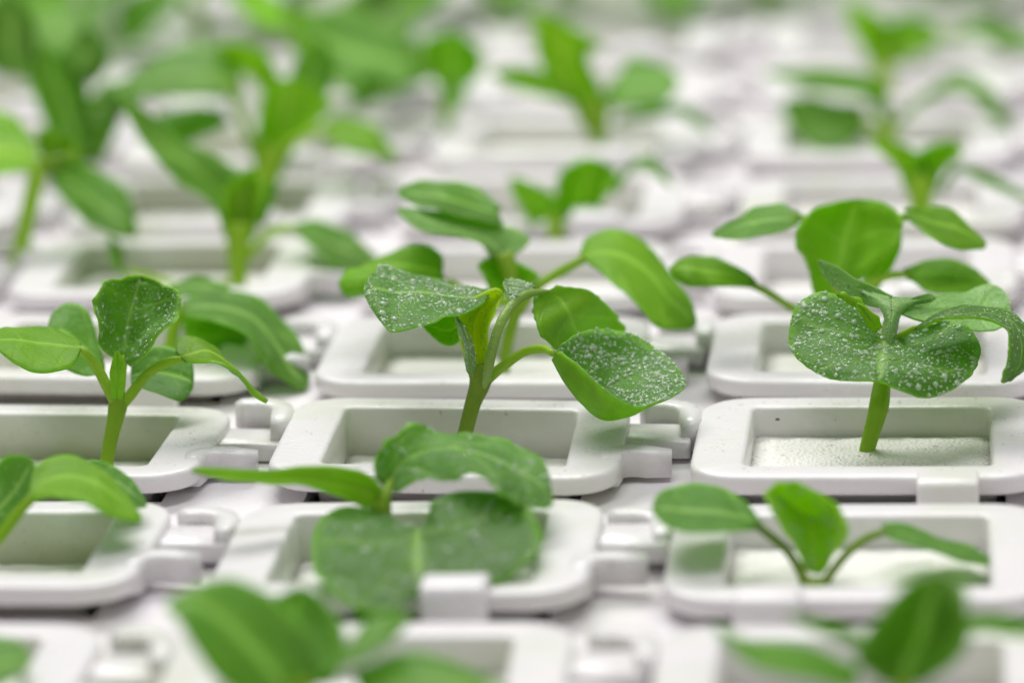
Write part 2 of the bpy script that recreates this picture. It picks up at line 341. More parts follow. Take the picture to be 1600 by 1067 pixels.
for j in range(-2, 9):
    for i in range(-4, 5):
        c = O0 + U * (DX * i) + V * (DY * j)
        q = project(c)
        if not (-330 < q[0] < 1930 and q[1] > -120): continue
        fr = proto if first else copy_tree(proto)
        sg = sp0 if first else sp0.copy()
        if not first: COL.objects.link(sg)
        first = False
        dz = rng.uniform(-.12, .15); rx, ry, rz = (rng.gauss(0, R(.5)) for _ in range(3))
        off = Vector((rng.gauss(0, .35), rng.gauss(0, .3), 0))
        if (i, j) == (1, 0): dz, rx, ry, rz, off = .3, R(.5), R(-.4), R(-.4), Vector((0.4, 0.3, 0))
        if (i, j) == (0, 0): dz, rx, ry, rz, off = .25, 0, R(.8), R(.4), Vector((0, 0, 0))
        fr.location = (c + off + Vector((0, 0, dz))) * S; fr.rotation_euler = (rx, ry, TH + rz)
        sg.location = (c + off + Vector((0, 0, SPZ.get((i, j), rng.choice((-1.2, -1.9, -2.6)))))) * S; sg.rotation_euler = (rx, ry, TH + rz)
        place = f'in the {rows[j]} row from the front, {cols[i]} column'
        tag(fr, special.get((i, j), f'white plastic planting frame {place}'), 'planting frame', 'planting frames set in rows on the tray')
        tag(sg, f'pale wet growing sponge {place}' if (i, j) != (1, 0) else 'pale sparkling growing sponge showing in the sharp right frame around the olive stem',
            'growing sponge', 'growing sponges in the planting frames')
        for ch in fr.children:
            if ch.name.startswith('clip'):
                x = {(1, 0): 7.6, (0, 3): 7.0, (-1, 1): 6.8, (0, -1): 5.6, (1, -1): -7.6}.get((i, j), rng.choice((6.5, 6.5, -6.5)))
                ch.location = (x * S, ch.location[1], 0); ch.scale = (1, 1, {(0, -1): .98, (1, 0): .7, (1, -1): .85}.get((i, j), 1))
        CELL[(i, j)] = c + off
        FR[(i, j)] = fr; SG[(i, j)] = sg

for k in ((0, 0), (0, 1), (1, 1), (-1, 0), (-1, -1), (0, 2), (-1, 2), (1, 3), (0, 5), (2, 1)):      # frames that carry no clip
    for ch in list(FR[k].children) if k in FR else []:
        if ch.name.startswith('clip'): bpy.data.objects.remove(ch)
# ------------------------------------------------------------------ botany
def cr(P, t):
    n = len(P) - 1; t = max(0, min(n, t)); i = min(int(t), n - 1); u = t - i
    p1, p2 = P[i], P[i + 1]
    p0 = P[i - 1] if i > 0 else p1 * 2 - p2
    p3 = P[i + 2] if i + 2 <= n else p2 * 2 - p1
    return 0.5 * ((2 * p1) + (p2 - p0) * u + (2 * p0 - 5 * p1 + 4 * p2 - p3) * u * u + (-p0 + 3 * p1 - 3 * p2 + p3) * u ** 3)
def tube(name, pts, rad, mat, parent, org, seg=10, n=None, flat=1.0):
    n = n or max(6, 5 * len(pts)); loops = []; up = Vector((0, 1, .3))
    for k in range(n + 1):
        t = (len(pts) - 1) * k / n; c = cr(pts, t)
        tg = (cr(pts, t + .05) - cr(pts, t - .05)).normalized()
        rv = cr([Vector((r, 0, 0)) for r in rad], t).x
        a = tg.cross(up).normalized(); b = a.cross(tg).normalized()
        loops.append([c + a * (rv * math.cos(2 * math.pi * s / seg)) + b * (flat * rv * math.sin(2 * math.pi * s / seg)) * (1 + .06 * math.sin(3 * s)) for s in range(seg)])
    v, f = sweep_loops(loops, cap0=True, cap1=True)
    f = [tuple(reversed(q)) for q in f]
    return mesh_obj(name, v, f, mat, parent, org=org)

LEAFN = [0]
def blade(parent, org, st, tip, mats=('top', 'under'), res=(14, 26), thick=.28, wave=.25, crisp=0.0, flip=False, veins=3, dew=0, dewmax=.30, name='leaf', mid=True, dside=1):
    """st: list of (L, M, R) vectors from the base outwards, tip: vector. Real curved blade with thickness."""
    LEAFN[0] += 1; rg = random.Random(LEAFN[0] * 7)
    n = len(st); nu, nv = res
    out = [s[0] for s in st] + [tip] + [s[2] for s in reversed(st)]
    mids = [s[1] for s in st] + [tip]
    grid = []
    so = Vector((rg.uniform(0, 50), rg.uniform(0, 50), rg.uniform(0, 50)))
    for j in range(nv + 1):
        q = j / nv; t = n * (1 - (1 - q) ** 1.5)           # denser rows towards the tip
        a = cr(out, t); b = cr(out, 2 * n - t); m = cr(mids, t)
        row = []
        for i in range(nu + 1):
            s = 2 * i / nu - 1
            p = m + (b - a) * (s / 2) + ((a + b) / 2 - m) * (s * s)
            row.append(p)
        grid.append(row)
    def nrm(i, j):
        i0, i1 = max(i - 1, 0), min(i + 1, nu); j0, j1 = max(j - 1, 0), min(j + 1, nv - 1 if j < nv else nv)
        if j >= nv: j0, j1 = nv - 2, nv - 1
        d = (grid[min(j, nv - 1)][i1] - grid[min(j, nv - 1)][i0]).cross(grid[j1][i] - grid[j0][i])
        return d.normalized() if d.length > 1e-9 else Vector((0, 0, 1))
    N = [[nrm(i, j) for i in range(nu + 1)] for j in range(nv + 1)]
    mean = sum((N[j][i] for j in range(nv) for i in range(nu + 1)), Vector())
    sg = 1 if mean.z > 0 else -1
    if flip: sg = -sg
    vein = []; rim = []; top = []
    for j in range(nv + 1):
        q = j / nv
        for i in range(nu + 1):
            s = 2 * i / nu - 1; p = grid[j][i]
            w = max(0, 1 - abs(s) / (0.07 * (1.3 - q) + .02)) if mid else 0
            lat = 0
            if veins:
                ph = (q * veins + .25 - abs(s) * .75 * (veins / 4) + (0.12 if s > 0 else 0) + .05 * math.sin(s * 5 + LEAFN[0]))
                d = abs((ph % 1) - .5) / max(veins / 4, .5)
                lat = max(0, 1 - d / .055) * (.75 if abs(s) < .9 else .3) * min(1, abs(s) * 12)
            vv = max(w, lat * .8)
            e = 1 if (i in (0, nu) or j == nv) else 0
            amp = wave * (.25 + s * s) * math.sin(math.pi * min(1, q * 1.15 + .08)) if q < .97 else 0
            dsp = amp * noise.noise(p * .28 + so) * 2 + .25 * wave * noise.noise(p * 1.1 + so) - .12 * vv * min(1, wave * 4)
            p2 = p + N[j][i] * sg * dsp
            if crisp and i in (0, nu) and 0 < j < nv:
                p2 = p2 + (grid[j][i] - grid[j][i - 1 if i else 1]).normalized() * crisp * noise.noise(p * 1.3 + so) * 1.5
            top.append(p2); vein.append(vv); rim.append(1.0 if e else 0.0)
    bot = []
    k = 0
    for j in range(nv + 1):
        for i in range(nu + 1):
            e = .35 if (i in (0, nu) or j == nv) else 1.0
            bot.append(top[k] - N[j][i] * sg * thick * e); k += 1
    n1 = len(top); V_ = top + bot; F = []; MI = []
    W_ = nu + 1
    for j in range(nv):
        for i in range(nu):
            a = j * W_ + i; qd = (a, a + 1, a + W_ + 1, a + W_)
            # winding: N = du x dv -> quad (a, a+1, ..) has normal du x dv
            F.append(qd if sg > 0 else tuple(reversed(qd))); MI.append(0)
            qb = tuple(x + n1 for x in qd); F.append(tuple(reversed(qb)) if sg > 0 else qb); MI.append(1)
    border = [i for i in range(W_)] + [j * W_ + nu for j in range(1, nv + 1)] + [nv * W_ + i for i in range(nu - 1, -1, -1)] + [j * W_ for j in range(nv - 1, 0, -1)]
    for x, y in zip(border, border[1:] + border[:1]):
        qd = (x, x + n1, y + n1, y); F.append(qd if sg > 0 else tuple(reversed(qd))); MI.append(0)
    o = mesh_obj(name, V_, F, [M[mats[0]], M[mats[1]]], parent, MI, org, attrs={'vein': vein + vein, 'rim': rim + rim})
    if dew:
        dv = []; df = []
        cells = [(a, b) for a in range(nv - 1) for b in range(nu)]
        cum = []; tot = 0
        for a, b in cells:
            g0, g1, g2 = grid[a][b], grid[a][b + 1], grid[a + 1][b]; tot += (g1 - g0).cross(g2 - g0).length * (.35 + noise.noise(g0 * .35 + so) * .5 + .3); cum.append(tot)
        import bisect
        for _ in range(dew):
            j0, i0 = cells[min(len(cells) - 1, bisect.bisect(cum, rg.random() * tot))]; fu, fv = rg.random(), rg.random(); a = j0 * W_ + i0
            p = (top[a] * (1 - fu) + top[a + 1] * fu) * (1 - fv) + (top[a + W_] * (1 - fu) + top[a + W_ + 1] * fu) * fv
            nn = N[j0][i0] * sg * dside
            if dside < 0: p = p + nn * thick
            r = min(dewmax, .075 + .04 * rg.expovariate(1) + (.09 * rg.expovariate(1) if rg.random() < .16 else 0))
            x = nn.orthogonal().normalized(); y = nn.cross(x); b0 = len(dv)
            seg = 8 if r > .12 else 6; ex = rg.uniform(.85, 1.2)
            rings = ((1.0, -.05), (.96, .20), (.72, .44), (.35, .58))
            for rr, hh in rings:
                for s in range(seg):
                    an = 2 * math.pi * s / seg
                    dv.append(p + x * (r * rr * ex * math.cos(an)) + y * (r * rr * math.sin(an)) + nn * (r * hh))
            dv.append(p + nn * (r * .62))
            for q in range(3):
                for s in range(seg): df.append((b0 + q * seg + s, b0 + q * seg + (s + 1) % seg, b0 + (q + 1) * seg + (s + 1) % seg, b0 + (q + 1) * seg + s))
            for s in range(seg): df.append((b0 + 3 * seg + s, b0 + 3 * seg + (s + 1) % seg, b0 + 4 * seg))
        d = mesh_obj('dew_drops', dv, df, M['water'], o, org=org); tag(d, kind='stuff')
    return o

class Seedling:
    """root at the foot; points are sketched as photo pixel + distance (mm) behind (+) / before (-) the foot"""
    def __init__(s, px, py, label, group='seedlings standing in the planting frames', z=-.8):
        s.org = ground(px, py, z); s.D = depth_of(s.org); s.k = s.D / FPX
        s.root = empty('seedling', s.org); tag(s.root, label, 'seedling', group)
    def P(s, p): return at(p[0], p[1], s.D + (p[2] if len(p) > 2 else 0))
    def stem(s, pts, mat='stem', name='stem'):
        return tube(name, [s.P(p) for p in pts], [p[3] * s.k for p in pts], M[mat], s.root, s.org, seg=12)
    def leaf(s, st, tip, pet=None, petmat='stem', **kw):
        o = blade(s.root, s.org, [tuple(s.P(x) for x in row) for row in st], s.P(tip), **kw)
        if pet: tube('petiole', [s.P(p) for p in pet], [p[3] * s.k for p in pet], M[petmat], o, s.org, seg=10)
        return o
    def ribbon(s, pts, tip, cup=.25, pet=None, petmat='stem', **kw):
        """pts: (px, py, d, half width px, roll deg): blade around a spine"""
        P = [s.P(p) for p in pts] + [s.P(tip)]; st = []
        f = CROT @ Vector((0, 0, -1))
        for i, p in enumerate(pts):
            t = (P[i + 1] - P[max(i - 1, 0)]).normalized()
            side = t.cross(f); side = side.normalized() if side.length > .05 else Vector((1, 0, 0))
            a = R(p[4]); w = p[3] * s.k / max(.25, abs(math.cos(a)))
            c = side * math.cos(a) + f * math.sin(a)
            nn = c.cross(t).normalized()
            if nn.z < 0: nn = -nn
            st.append((P[i] - c * w, P[i] - nn * w * cup, P[i] + c * w))
        o = blade(s.root, s.org, st, P[-1], **kw)
        if pet: tube('petiole', [s.P(p) for p in pet], [p[3] * s.k for p in pet], M[petmat], o, s.org, seg=10)
        return o
HI = dict(res=(26, 52)); MD = dict(res=(14, 26)); LO = dict(res=(10, 16), veins=0)
DW = dict(mats=('dewy', 'under'))

# --- sharp seedling at the left
s = Seedling(160, 748, 'sharp seedling at the left with an upright cupped leaf and a cotyledon drooping rightwards')
s.stem([(160, 750, 0, 11), (166, 725, 0, 11), (172, 690, 0, 11), (180, 655, 0, 13), (184, 634, 0, 15), (185, 618, 0, 13)])
s.leaf([((178, 560, 0), (193, 556, 1), (202, 572, -1)), ((153, 530, -2), (197, 534, 3), (230, 550, -4)), ((146, 497, -4), (202, 503, 4), (262, 515, -5)),
        ((147, 465, -3), (210, 472, 5), (281, 488, -4)), ((162, 440, 0), (217, 447, 5), (279, 457, -2)), ((190, 432, 3), (220, 436, 6), (252, 440, 2))], (222, 431, 5),
       pet=[(185, 630, 0, 9), (188, 600, 0, 8), (194, 556, 1, 6)], flip=True, crisp=.5, wave=.45, dew=300, dewmax=.24, dside=-1, veins=4, mats=('young', 'dewy'), **HI)
s.ribbon([(183, 622, -2, 8, 10), (184, 600, -3, 12, 10), (184, 575, -3, 12, 0)], (183, 548, -3), mats=('under', 'young'), **MD)
s.leaf([((126, 538, 1), (126, 548, -1), (122, 560, -3)), ((104, 524, 3), (96, 545, -1), (104, 578, -5)), ((70, 516, 5), (60, 540, -1), (66, 585, -7)), ((30, 512, 5), (25, 535, -2), (30, 572, -7)), ((0, 514, 3), (0, 535, -2), (6, 556, -5))], (-18, 532, -1), flip=True, mats=('top', 'under'),
       pet=[(181, 632, 0, 9), (168, 605, -1, 9), (150, 572, -1, 8), (130, 549, -1, 7), (114, 540, 0, 1.5)], petmat='stem', **HI)
s.leaf([((274, 552, 1), (284, 562, 0), (292, 568, -2)), ((277, 532, 3), (300, 557, 0), (318, 568, -4)), ((296, 525, 4), (324, 552, 0), (336, 570, -5)), ((326, 540, 4), (350, 568, 0), (356, 580, -5)), ((358, 574, 3), (374, 590, 0), (376, 597, -3)), ((388, 602, 1), (395, 612, 0), (394, 618, -2))], (416, 630, -1),
       pet=[(189, 634, 0, 9), (203, 618, 0, 9), (232, 583, 0, 8), (262, 566, 0, 8), (292, 560, 0, 4)], flip=True, **dict(HI, mats=('dewy', 'young')))
s.leaf([((160, 560, 9), (165, 575, 8), (160, 585, 6)), ((140, 490, 12), (135, 545, 9), (130, 585, 5)), ((112, 478, 13), (105, 520, 9), (105, 578, 5)), ((84, 488, 12), (84, 515, 9), (86, 560, 6))], (74, 518, 9), **MD)
s.leaf([((206, 565, 8), (205, 585, 7), (205, 600, 6)), ((240, 540, 10), (238, 580, 8), (240, 612, 5)), ((275, 545, 10), (272, 585, 8), (272, 622, 4)), ((298, 560, 9), (295, 592, 7), (290, 622, 5))], (303, 600, 7), **dict(MD, mats=('dewy', 'under')))

# --- the plant in focus at the centre
s = Seedling(712, 735, 'sharpest seedling at the centre with beaded leaves and an olive stem leaning right')
s.stem([(711, 737, 0, 12), (720, 705, 0, 12), (731, 660, 0, 12), (739, 630, 0, 13), (748, 606, 0, 16), (752, 588, 0, 18), (754, 570, 0, 14)], 'stemold')
s.leaf([((764, 452, 4), (762, 460, 1), (757, 468, -2)), ((735, 450, 8), (729, 464, 1), (724, 488, -6)), ((700, 440, 11), (692, 460, 1), (690, 498, -9)), ((660, 430, 12), (652, 455, 0), (655, 508, -10)),
        ((622, 420, 11), (618, 455, -1), (622, 517, -10)), ((592, 418, 8), (588, 450, -2), (597, 506, -9))], (569, 456, -2), dew=1050, dewmax=.45, wave=.35, crisp=.15, **dict(HI, **DW))
s.leaf([((733, 590, 0), (750, 590, -1), (764, 586, 0)), ((724, 545, -1), (744, 548, 2), (764, 545, -1)), ((716, 505, -2), (742, 506, 3), (766, 506, -1)), ((722, 484, -2), (752, 482, 3), (778, 480, 0)), ((742, 466, 0), (766, 463, 2), (786, 464, 1))], (776, 454, 1), mats=('heart', 'heart'), flip=True, veins=3, dew=60, dewmax=.14, **HI)
s.leaf([((738, 586, -3), (734, 586, -3.5), (729, 580, -3)), ((741, 560, -4), (735, 558, -5), (724, 545, -3)), ((736, 528, -5), (728, 527, -6), (716, 515, -3)), ((724, 506, -5), (718, 505, -5), (711, 500, -3))], (710, 492, -3), mats=('pale', 'young'), dew=90, dewmax=.14, **dict(MD, veins=0))
s.leaf([((836, 464, 3), (852, 455, 3), (868, 449, 4)), ((832, 488, 1), (870, 468, 4), (908, 450, 6)), ((841, 514, -1), (886, 490, 3), (942, 468, 8)), ((862, 540, 0), (897, 516, 6), (966, 498, 11)), ((888, 552, 3), (908, 538, 8), (975, 520, 12))], (930, 548, 10), flip=True,
       pet=[(754, 612, 0, 2.5), (761, 588, -2, 7), (768, 552, -3, 8), (781, 508, -3, 8), (800, 477, -1, 8), (824, 460, 1, 7), (856, 455, 3, 3)], petmat='frost', mats=('dewy', 'under'), veins=4, crisp=.3, **HI)
s.leaf([((838, 448, 2), (832, 455, 2), (826, 462, 1)), ((815, 440, 3), (812, 450, 1), (808, 466, -1)), ((798, 436, 3), (797, 448, 1), (796, 464, -1))], (787, 440, 1), dew=160, dewmax=.2, **dict(MD, mats=('pale', 'young')))
s.leaf([((882, 536, -2), (866, 560, -4), (876, 548, -7)), ((905, 520, 1), (884, 592, -4), (897, 563, -9)), ((940, 514, 3), (912, 624, -4), (924, 587, -11)), ((985, 521, 4), (948, 644, -4), (955, 616, -12)), ((1028, 545, 3), (992, 634, -6), (996, 632, -10)), ((1060, 575, 0), (1030, 606, -4), (1040, 624, -7))], (1071, 602, -3),
       pet=[(762, 592, 0, 9), (785, 573, -1, 8), (818, 551, -2, 7), (848, 545, -4, 7), (864, 552, -6.5, 5)], dew=2000, dewmax=.26, crisp=.12, wave=.15, mid=False, veins=0, **dict(HI, **DW))
s.leaf([((720, 495, 6), (722, 505, 5), (724, 528, 4)), ((700, 492, 7), (700, 515, 5), (704, 540, 4)), ((676, 490, 7), (678, 510, 5), (680, 528, 4))], (655, 498, 5), mats=('under', 'under'), **MD)

# --- the sharp seedling at the right
s = Seedling(1350, 730, 'sharp seedling at the right with a kidney shaped dewy cotyledon hanging towards the viewer')
s.stem([(1348, 732, 0, 12), (1358, 690, 0, 13), (1370, 648, 0, 15), (1374, 630, 0, 16), (1378, 600, 1, 14), (1384, 560, 2, 12), (1390, 517, 3, 12)], 'stem')
s.stem([(1386, 540, 2, 11), (1391, 510, 2, 13), (1394, 495, 3, 9), (1393, 480, 4, 5)], 'frost', 'young_shoot')
s.leaf([((1379, 540, 0), (1390, 540, -1), (1400, 540, 0)), ((1381, 508, 1), (1392, 508, -.5), (1403, 508, 1)), ((1374, 482, 2), (1394, 488, .5), (1413, 483, 2)), ((1352, 462, 4.5), (1394, 474, 1.5), (1438, 470, 4)), ((1340, 451, 5.5), (1394, 468, 2.5), (1462, 464, 5.5))], (1394, 463, 3), mats=('pale', 'pale'), dew=70, dewmax=.12, thick=.5, veins=0, wave=.08, **HI)
s.leaf([((1352, 489, 2), (1380, 524, 0), (1412, 520, 1)), ((1304, 459, 3), (1380, 535, -1), (1450, 508, 2)), ((1257, 466, 3), (1379, 546, -3), (1492, 505, 2)), ((1235, 503, 1), (1378, 556, -5), (1523, 520, 0)),
        ((1233, 540, -2), (1377, 566, -6), (1531, 556, -4)), ((1258, 572, -5), (1376, 576, -8), (1510, 594, -7)), ((1308, 594, -8), (1375, 587, -9), (1448, 622, -9))], (1372, 594, -10), dew=1200, dewmax=.36, crisp=.1, **dict(HI, **DW))
s.ribbon([(1388, 472, 3, 10, 20), (1358, 463, 5, 15, 25), (1325, 446, 6, 15, 25), (1298, 426, 7, 13, 20)], (1278, 408, 7), mats=('pale', 'pale'), dew=60, dewmax=.12, **MD)
s.leaf([((1400, 466, 3), (1404, 476, 3), (1405, 488, 2)), ((1440, 464, 6), (1446, 485, 4), (1448, 501, 1)), ((1490, 459, 9), (1492, 482, 6), (1492, 503, 2)), ((1534, 444, 11), (1536, 482, 7), (1530, 517, 2)), ((1566, 451, 10), (1562, 484, 7), (1560, 514, 3))], (1579, 482, 7), mats=('pale', 'pale'), dew=160, dewmax=.12, **HI)
s.leaf([((1426, 512, -3), (1428, 514, -3), (1430, 516, -3)), ((1460, 492, -1), (1461, 497, -4), (1463, 502, -6)), ((1498, 483, 0), (1498, 490, -4), (1500, 496, -7)), ((1545, 482, 1), (1545, 490, -3), (1543, 497, -7)), ((1588, 494, 0), (1584, 504, -4), (1574, 512, -8)), ((1612, 530, -3), (1596, 540, -6), (1578, 542, -9)), ((1610, 570, -5), (1592, 575, -7), (1575, 570, -9))], (1568, 599, -8), crisp=.4, dew=160, dewmax=.14,
       pet=[(1392, 540, 1, 5), (1408, 524, 0, 5), (1430, 512, -3, 4)], **dict(HI, mats=('dewy', 'young')))
s.ribbon([(1371, 512, -1, 6, 10), (1362, 500, -2, 9, 20), (1350, 484, -2, 7, 20)], (1340, 474, -2), mats=('young', 'young'), crisp=.2, **MD)
s.ribbon([(1368, 512, 0, 5, 10), (1345, 480, 0, 6, 30), (1325, 467, 0, 6, 30)], (1308, 458, 0), mats=('young', 'young'), crisp=.4, **MD)

# --- behind, centre
s = Seedling(787, 604, 'seedling right behind the central one, a broad drooping cotyledon reaching to the right')
s.stem([(787, 606, 0, 9), (789, 560, 0, 9), (796, 520, 0, 10), (806, 480, 0, 11), (800, 440, 1, 14), (788, 400, 2, 16)], 'stem')
s.leaf([((905, 398, 2), (912, 406, 0), (925, 416, -2)), ((916, 375, 4), (938, 398, 0), (952, 436, -6)), ((955, 359, 6), (975, 405, 0), (985, 470, -9)), ((1000, 376, 6), (1010, 430, -1), (1010, 500, -10)), ((1045, 425, 4), (1038, 465, -3), (1030, 515, -10)), ((1078, 470, 1), (1066, 490, -3), (1052, 515, -8))], (1086, 510, -4),
       pet=[(808, 490, 0, 9), (838, 450, 0, 8), (872, 427, 0, 8), (915, 403, 0, 7)], flip=True, mats=('top', 'under'), **MD)
s.leaf([((700, 440, 0), (692, 432, 1), (694, 415, 2)), ((660, 440, -3), (672, 425, 1), (690, 398, 5)), ((620, 440, -5), (640, 420, 0), (665, 383, 6)), ((580, 436, -5), (604, 420, 0), (625, 388, 6))], (555, 425, 0), pet=[(800, 470, 0, 8), (750, 470, 0, 8), (700, 440, 0, 7)], flip=True, mats=('top', 'under'), **MD)
s.leaf([((592, 420, -2), (590, 440, -5), (592, 462, -4)), ((562, 421, -2), (560, 442, -6), (562, 464, -4)), ((540, 425, -2), (538, 443, -5), (540, 460, -4))], (529, 442, -4), mats=('under', 'under'), **MD)
s.leaf([((764, 456, 0), (795, 458, 1), (826, 452, 0)), ((756, 430, -1), (790, 432, 3), (834, 440, -1)), ((751, 412, -1), (785, 412, 3), (838, 428, -1))], (785, 402, 3), mats=('under', 'under'), **MD)
s.leaf([((770, 405, 1), (785, 404, 2), (802, 400, 2)), ((745, 372, -1), (770, 378, 2), (828, 372, 5)), ((700, 368, -3), (715, 358, 1), (770, 345, 5)), ((655, 357, -4), (670, 345, 0), (700, 333, 4))], (621, 325, 0), mats=('pale', 'young'), **MD)
s.leaf([((788, 348, 4), (780, 335, 7), (782, 322, 8)), ((745, 342, 2), (745, 322, 7), (750, 298, 11)), ((690, 330, 1), (692, 308, 6), (700, 281, 12)), ((645, 318, 2), (645, 302, 6), (650, 283, 11))], (622, 300, 6), **MD)

# --- behind the right one
s = Seedling(1320, 606, 'seedling behind the right one with a broad bright upright leaf')
s.stem([(1320, 606, 0, 11), (1318, 560, 0, 11), (1315, 500, 0, 13), (1312, 450, 0, 15), (1312, 430, 0, 12)], 'stem')
s.leaf([((1272, 470, 0), (1300, 462, 1), (1330, 466, 0)), ((1266, 440, 0), (1303, 432, 2), (1345, 436, 0)), ((1259, 412, -1), (1312, 408, 3), (1365, 412, -1)), ((1249, 385, -2), (1318, 382, 4), (1392, 396, -3)), ((1247, 355, -2), (1326, 352, 5), (1408, 366, -3)), ((1262, 332, 0), (1334, 328, 5), (1406, 336, -2)), ((1295, 318, 3), (1338, 316, 5), (1378, 316, 3))], (1338, 311, 5), mats=('young', 'under'), flip=True, crisp=.3, veins=4, **HI)
s.leaf([((1183, 439, 0), (1180, 444, 0), (1176, 450, 0)), ((1148, 416, 2), (1145, 434, -1), (1140, 449, -3)), ((1106, 403, 3), (1104, 428, -2), (1100, 448, -4)), ((1075, 399, 3), (1072, 422, -3), (1070, 446, -4))], (1049, 422, 0),
       pet=[(1310, 520, 0, 8), (1270, 498, 0, 7), (1236, 480, 0, 6), (1205, 460, 0, 6), (1172, 443, 0, 6)], mats=('top', 'under'), flip=True, **MD)
s.leaf([((1411, 420, 0), (1416, 428, 0), (1420, 436, 0)), ((1443, 409, 4), (1448, 432, 0), (1450, 455, -4)), ((1480, 404, 6), (1486, 432, 0), (1486, 463, -5)), ((1515, 415, 5), (1520, 438, 0), (1518, 458, -4))], (1546, 446, 0), pet=[(1325, 480, 0, 8), (1355, 447, 0, 8), (1385, 432, 0, 7), (1425, 428, 0, 5)], mats=('top', 'under'), flip=True, **MD)
s.leaf([((1244, 330, 1), (1250, 340, 0), (1246, 352, -1)), ((1215, 318, 4), (1212, 342, 0), (1208, 365, -5)), ((1165, 332, 4), (1164, 352, 0), (1162, 370, -4))], (1112, 366, 0), pet=[(1314, 440, 6, 8), (1290, 385, 9, 7), (1262, 345, 6, 7), (1240, 341, 0, 6)], **MD)
s.leaf([((1412, 328, 1), (1418, 336, 0), (1424, 348, -1)), ((1450, 326, 4), (1452, 350, 0), (1456, 374, -5)), ((1498, 338, 4), (1496, 362, 0), (1494, 388, -5))], (1540, 386, 0), pet=[(1316, 450, 1, 8), (1370, 380, 4, 7), (1400, 345, 3, 7), (1420, 338, 0, 6)], mats=('top', 'under'), flip=True, **MD)
s.ribbon([(1350, 465, 2, 10, 0), (1372, 420, 3, 16, 20), (1392, 380, 4, 16, 20)], (1402, 340, 4), mats=('young', 'under'), **MD)

# --- behind the left one
s = Seedling(262, 606, 'blurred seedling behind the left one with a long leaf bending down to the right')
s.stem([(262, 608, 0, 10), (264, 560, 0, 10), (272, 510, 0, 10), (284, 480, 0, 9)])
s.leaf([((284, 470, 1), (284, 480, 0), (286, 490, -2)), ((312, 457, 4), (315, 478, 0), (318, 500, -6)), ((355, 452, 6), (358, 482, 0), (358, 512, -9)), ((405, 468, 6), (402, 500, -1), (395, 530, -10)), ((447, 505, 4), (432, 538, -3), (414, 560, -9)), ((476, 550, 0), (455, 575, -5), (430, 585, -8))], (480, 604, -6), **MD)
s.leaf([((284, 490, 4), (288, 520, 3), (296, 540, 2)), ((310, 490, 5), (318, 525, 3), (330, 556, 0)), ((350, 495, 5), (354, 525, 3), (362, 550, 0))], (388, 522, 2), mats=('under', 'under'), **MD)
s.leaf([((265, 445, 9), (265, 452, 7), (268, 460, 5)), ((290, 434, 11), (292, 448, 7), (294, 462, 4)), ((325, 434, 11), (328, 448, 7), (330, 462, 4))], (358, 452, 7), mats=('top', 'under'), **MD)

# --- the row in front
s = Seedling(-60, 925, 'blurred seedling cut by the left edge with a bright green underside arching over')
s.stem([(-60, 928, 0, 12), (-40, 890, 0, 12), (-25, 860, 0, 12)])
s.leaf([((46, 768, 1), (48, 778, 0), (54, 784, -1)), ((56, 728, 4), (72, 755, 2), (82, 779, -3)), ((92, 712, 6), (112, 748, 2), (122, 782, -5)), ((138, 722, 6), (150, 760, 1), (156, 797, -6)), ((180, 752, 4), (182, 782, 0), (184, 810, -5))], (220, 812, -2),
       pet=[(-30, 870, 0, 11), (0, 838, 0, 10), (28, 802, 0, 9), (52, 775, 0, 8)], mats=('dewy', 'under'), flip=True, **MD)
s.leaf([((140, 718, 8), (140, 735, 6), (145, 750, 4)), ((175, 724, 10), (178, 748, 7), (185, 775, 3)), ((205, 748, 9), (205, 768, 6), (205, 788, 3))], (230, 788, 5), mats=('dewy', 'under'), **MD)
s.leaf([((-20, 840, 4), (-25, 810, 4), (-40, 780, 3)), ((25, 810, 2), (10, 780, 5), (-15, 735, 7)), ((52, 765, 2), (38, 742, 5), (15, 712, 7))], (50, 718, 5), mats=('dewy', 'under'), **MD)

s = Seedling(606, 905, 'blurred seedling before the central one, a large dusty kidney leaf hanging in front')
s.stem([(606, 905, 0, 13), (604, 860, 0, 13), (598, 810, 0, 14), (596, 785, 0, 16)])
s.leaf([((592, 797, 0), (652, 822, -3), (672, 783, -2)), ((535, 790, 0), (652, 838, -6), (722, 766, -1)), ((496, 815, -3), (652, 856, -9), (798, 774, -3)), ((486, 862, -10), (652, 874, -12), (846, 828, -9)), ((500, 912, -18), (652, 890, -14), (826, 880, -14)), ((552, 948, -23), (654, 902, -16), (764, 906, -16)), ((605, 950, -23), (652, 912, -17), (704, 914, -16))], (654, 924, -18),
       mats=('dewy', 'under'), wave=.4, dew=650, dewmax=.42, **HI)
s.ribbon([(600, 792, 0, 12, 0), (568, 765, 0, 26, 20), (520, 748, 1, 22, 40), (470, 742, 1, 11, 55), (420, 742, 1, 9, 65), (360, 738, 0, 9, 65)], (300, 732, 0), mats=('dewy', 'young'), **MD)
s.leaf([((590, 745, 0), (606, 760, 1), (618, 765, 1)), ((588, 712, 1), (625, 725, 3), (650, 746, 1)), ((618, 680, 4), (655, 705, 4), (690, 745, -1)), ((660, 667, 7), (705, 700, 4), (735, 738, -4)), ((725, 683, 8), (770, 715, 2), (770, 752, -6)), ((800, 693, 7), (815, 738, 0), (800, 778, -7)), ((850, 722, 3), (848, 760, -2), (825, 790, -6))], (862, 786, -4),
       pet=[(598, 800, 0, 12), (602, 775, 0, 10), (610, 752, 2, 7), (620, 740, 4, 3)], mats=('dewy', 'under'), crisp=.7, wave=.5, veins=4, dew=200, dewmax=.3, **HI)
s.leaf([((565, 935, -19), (590, 950, -20), (622, 935, -21)), ((552, 965, -20), (580, 972, -21), (612, 965, -22))], (578, 1000, -21), mats=('under', 'under'), **MD)

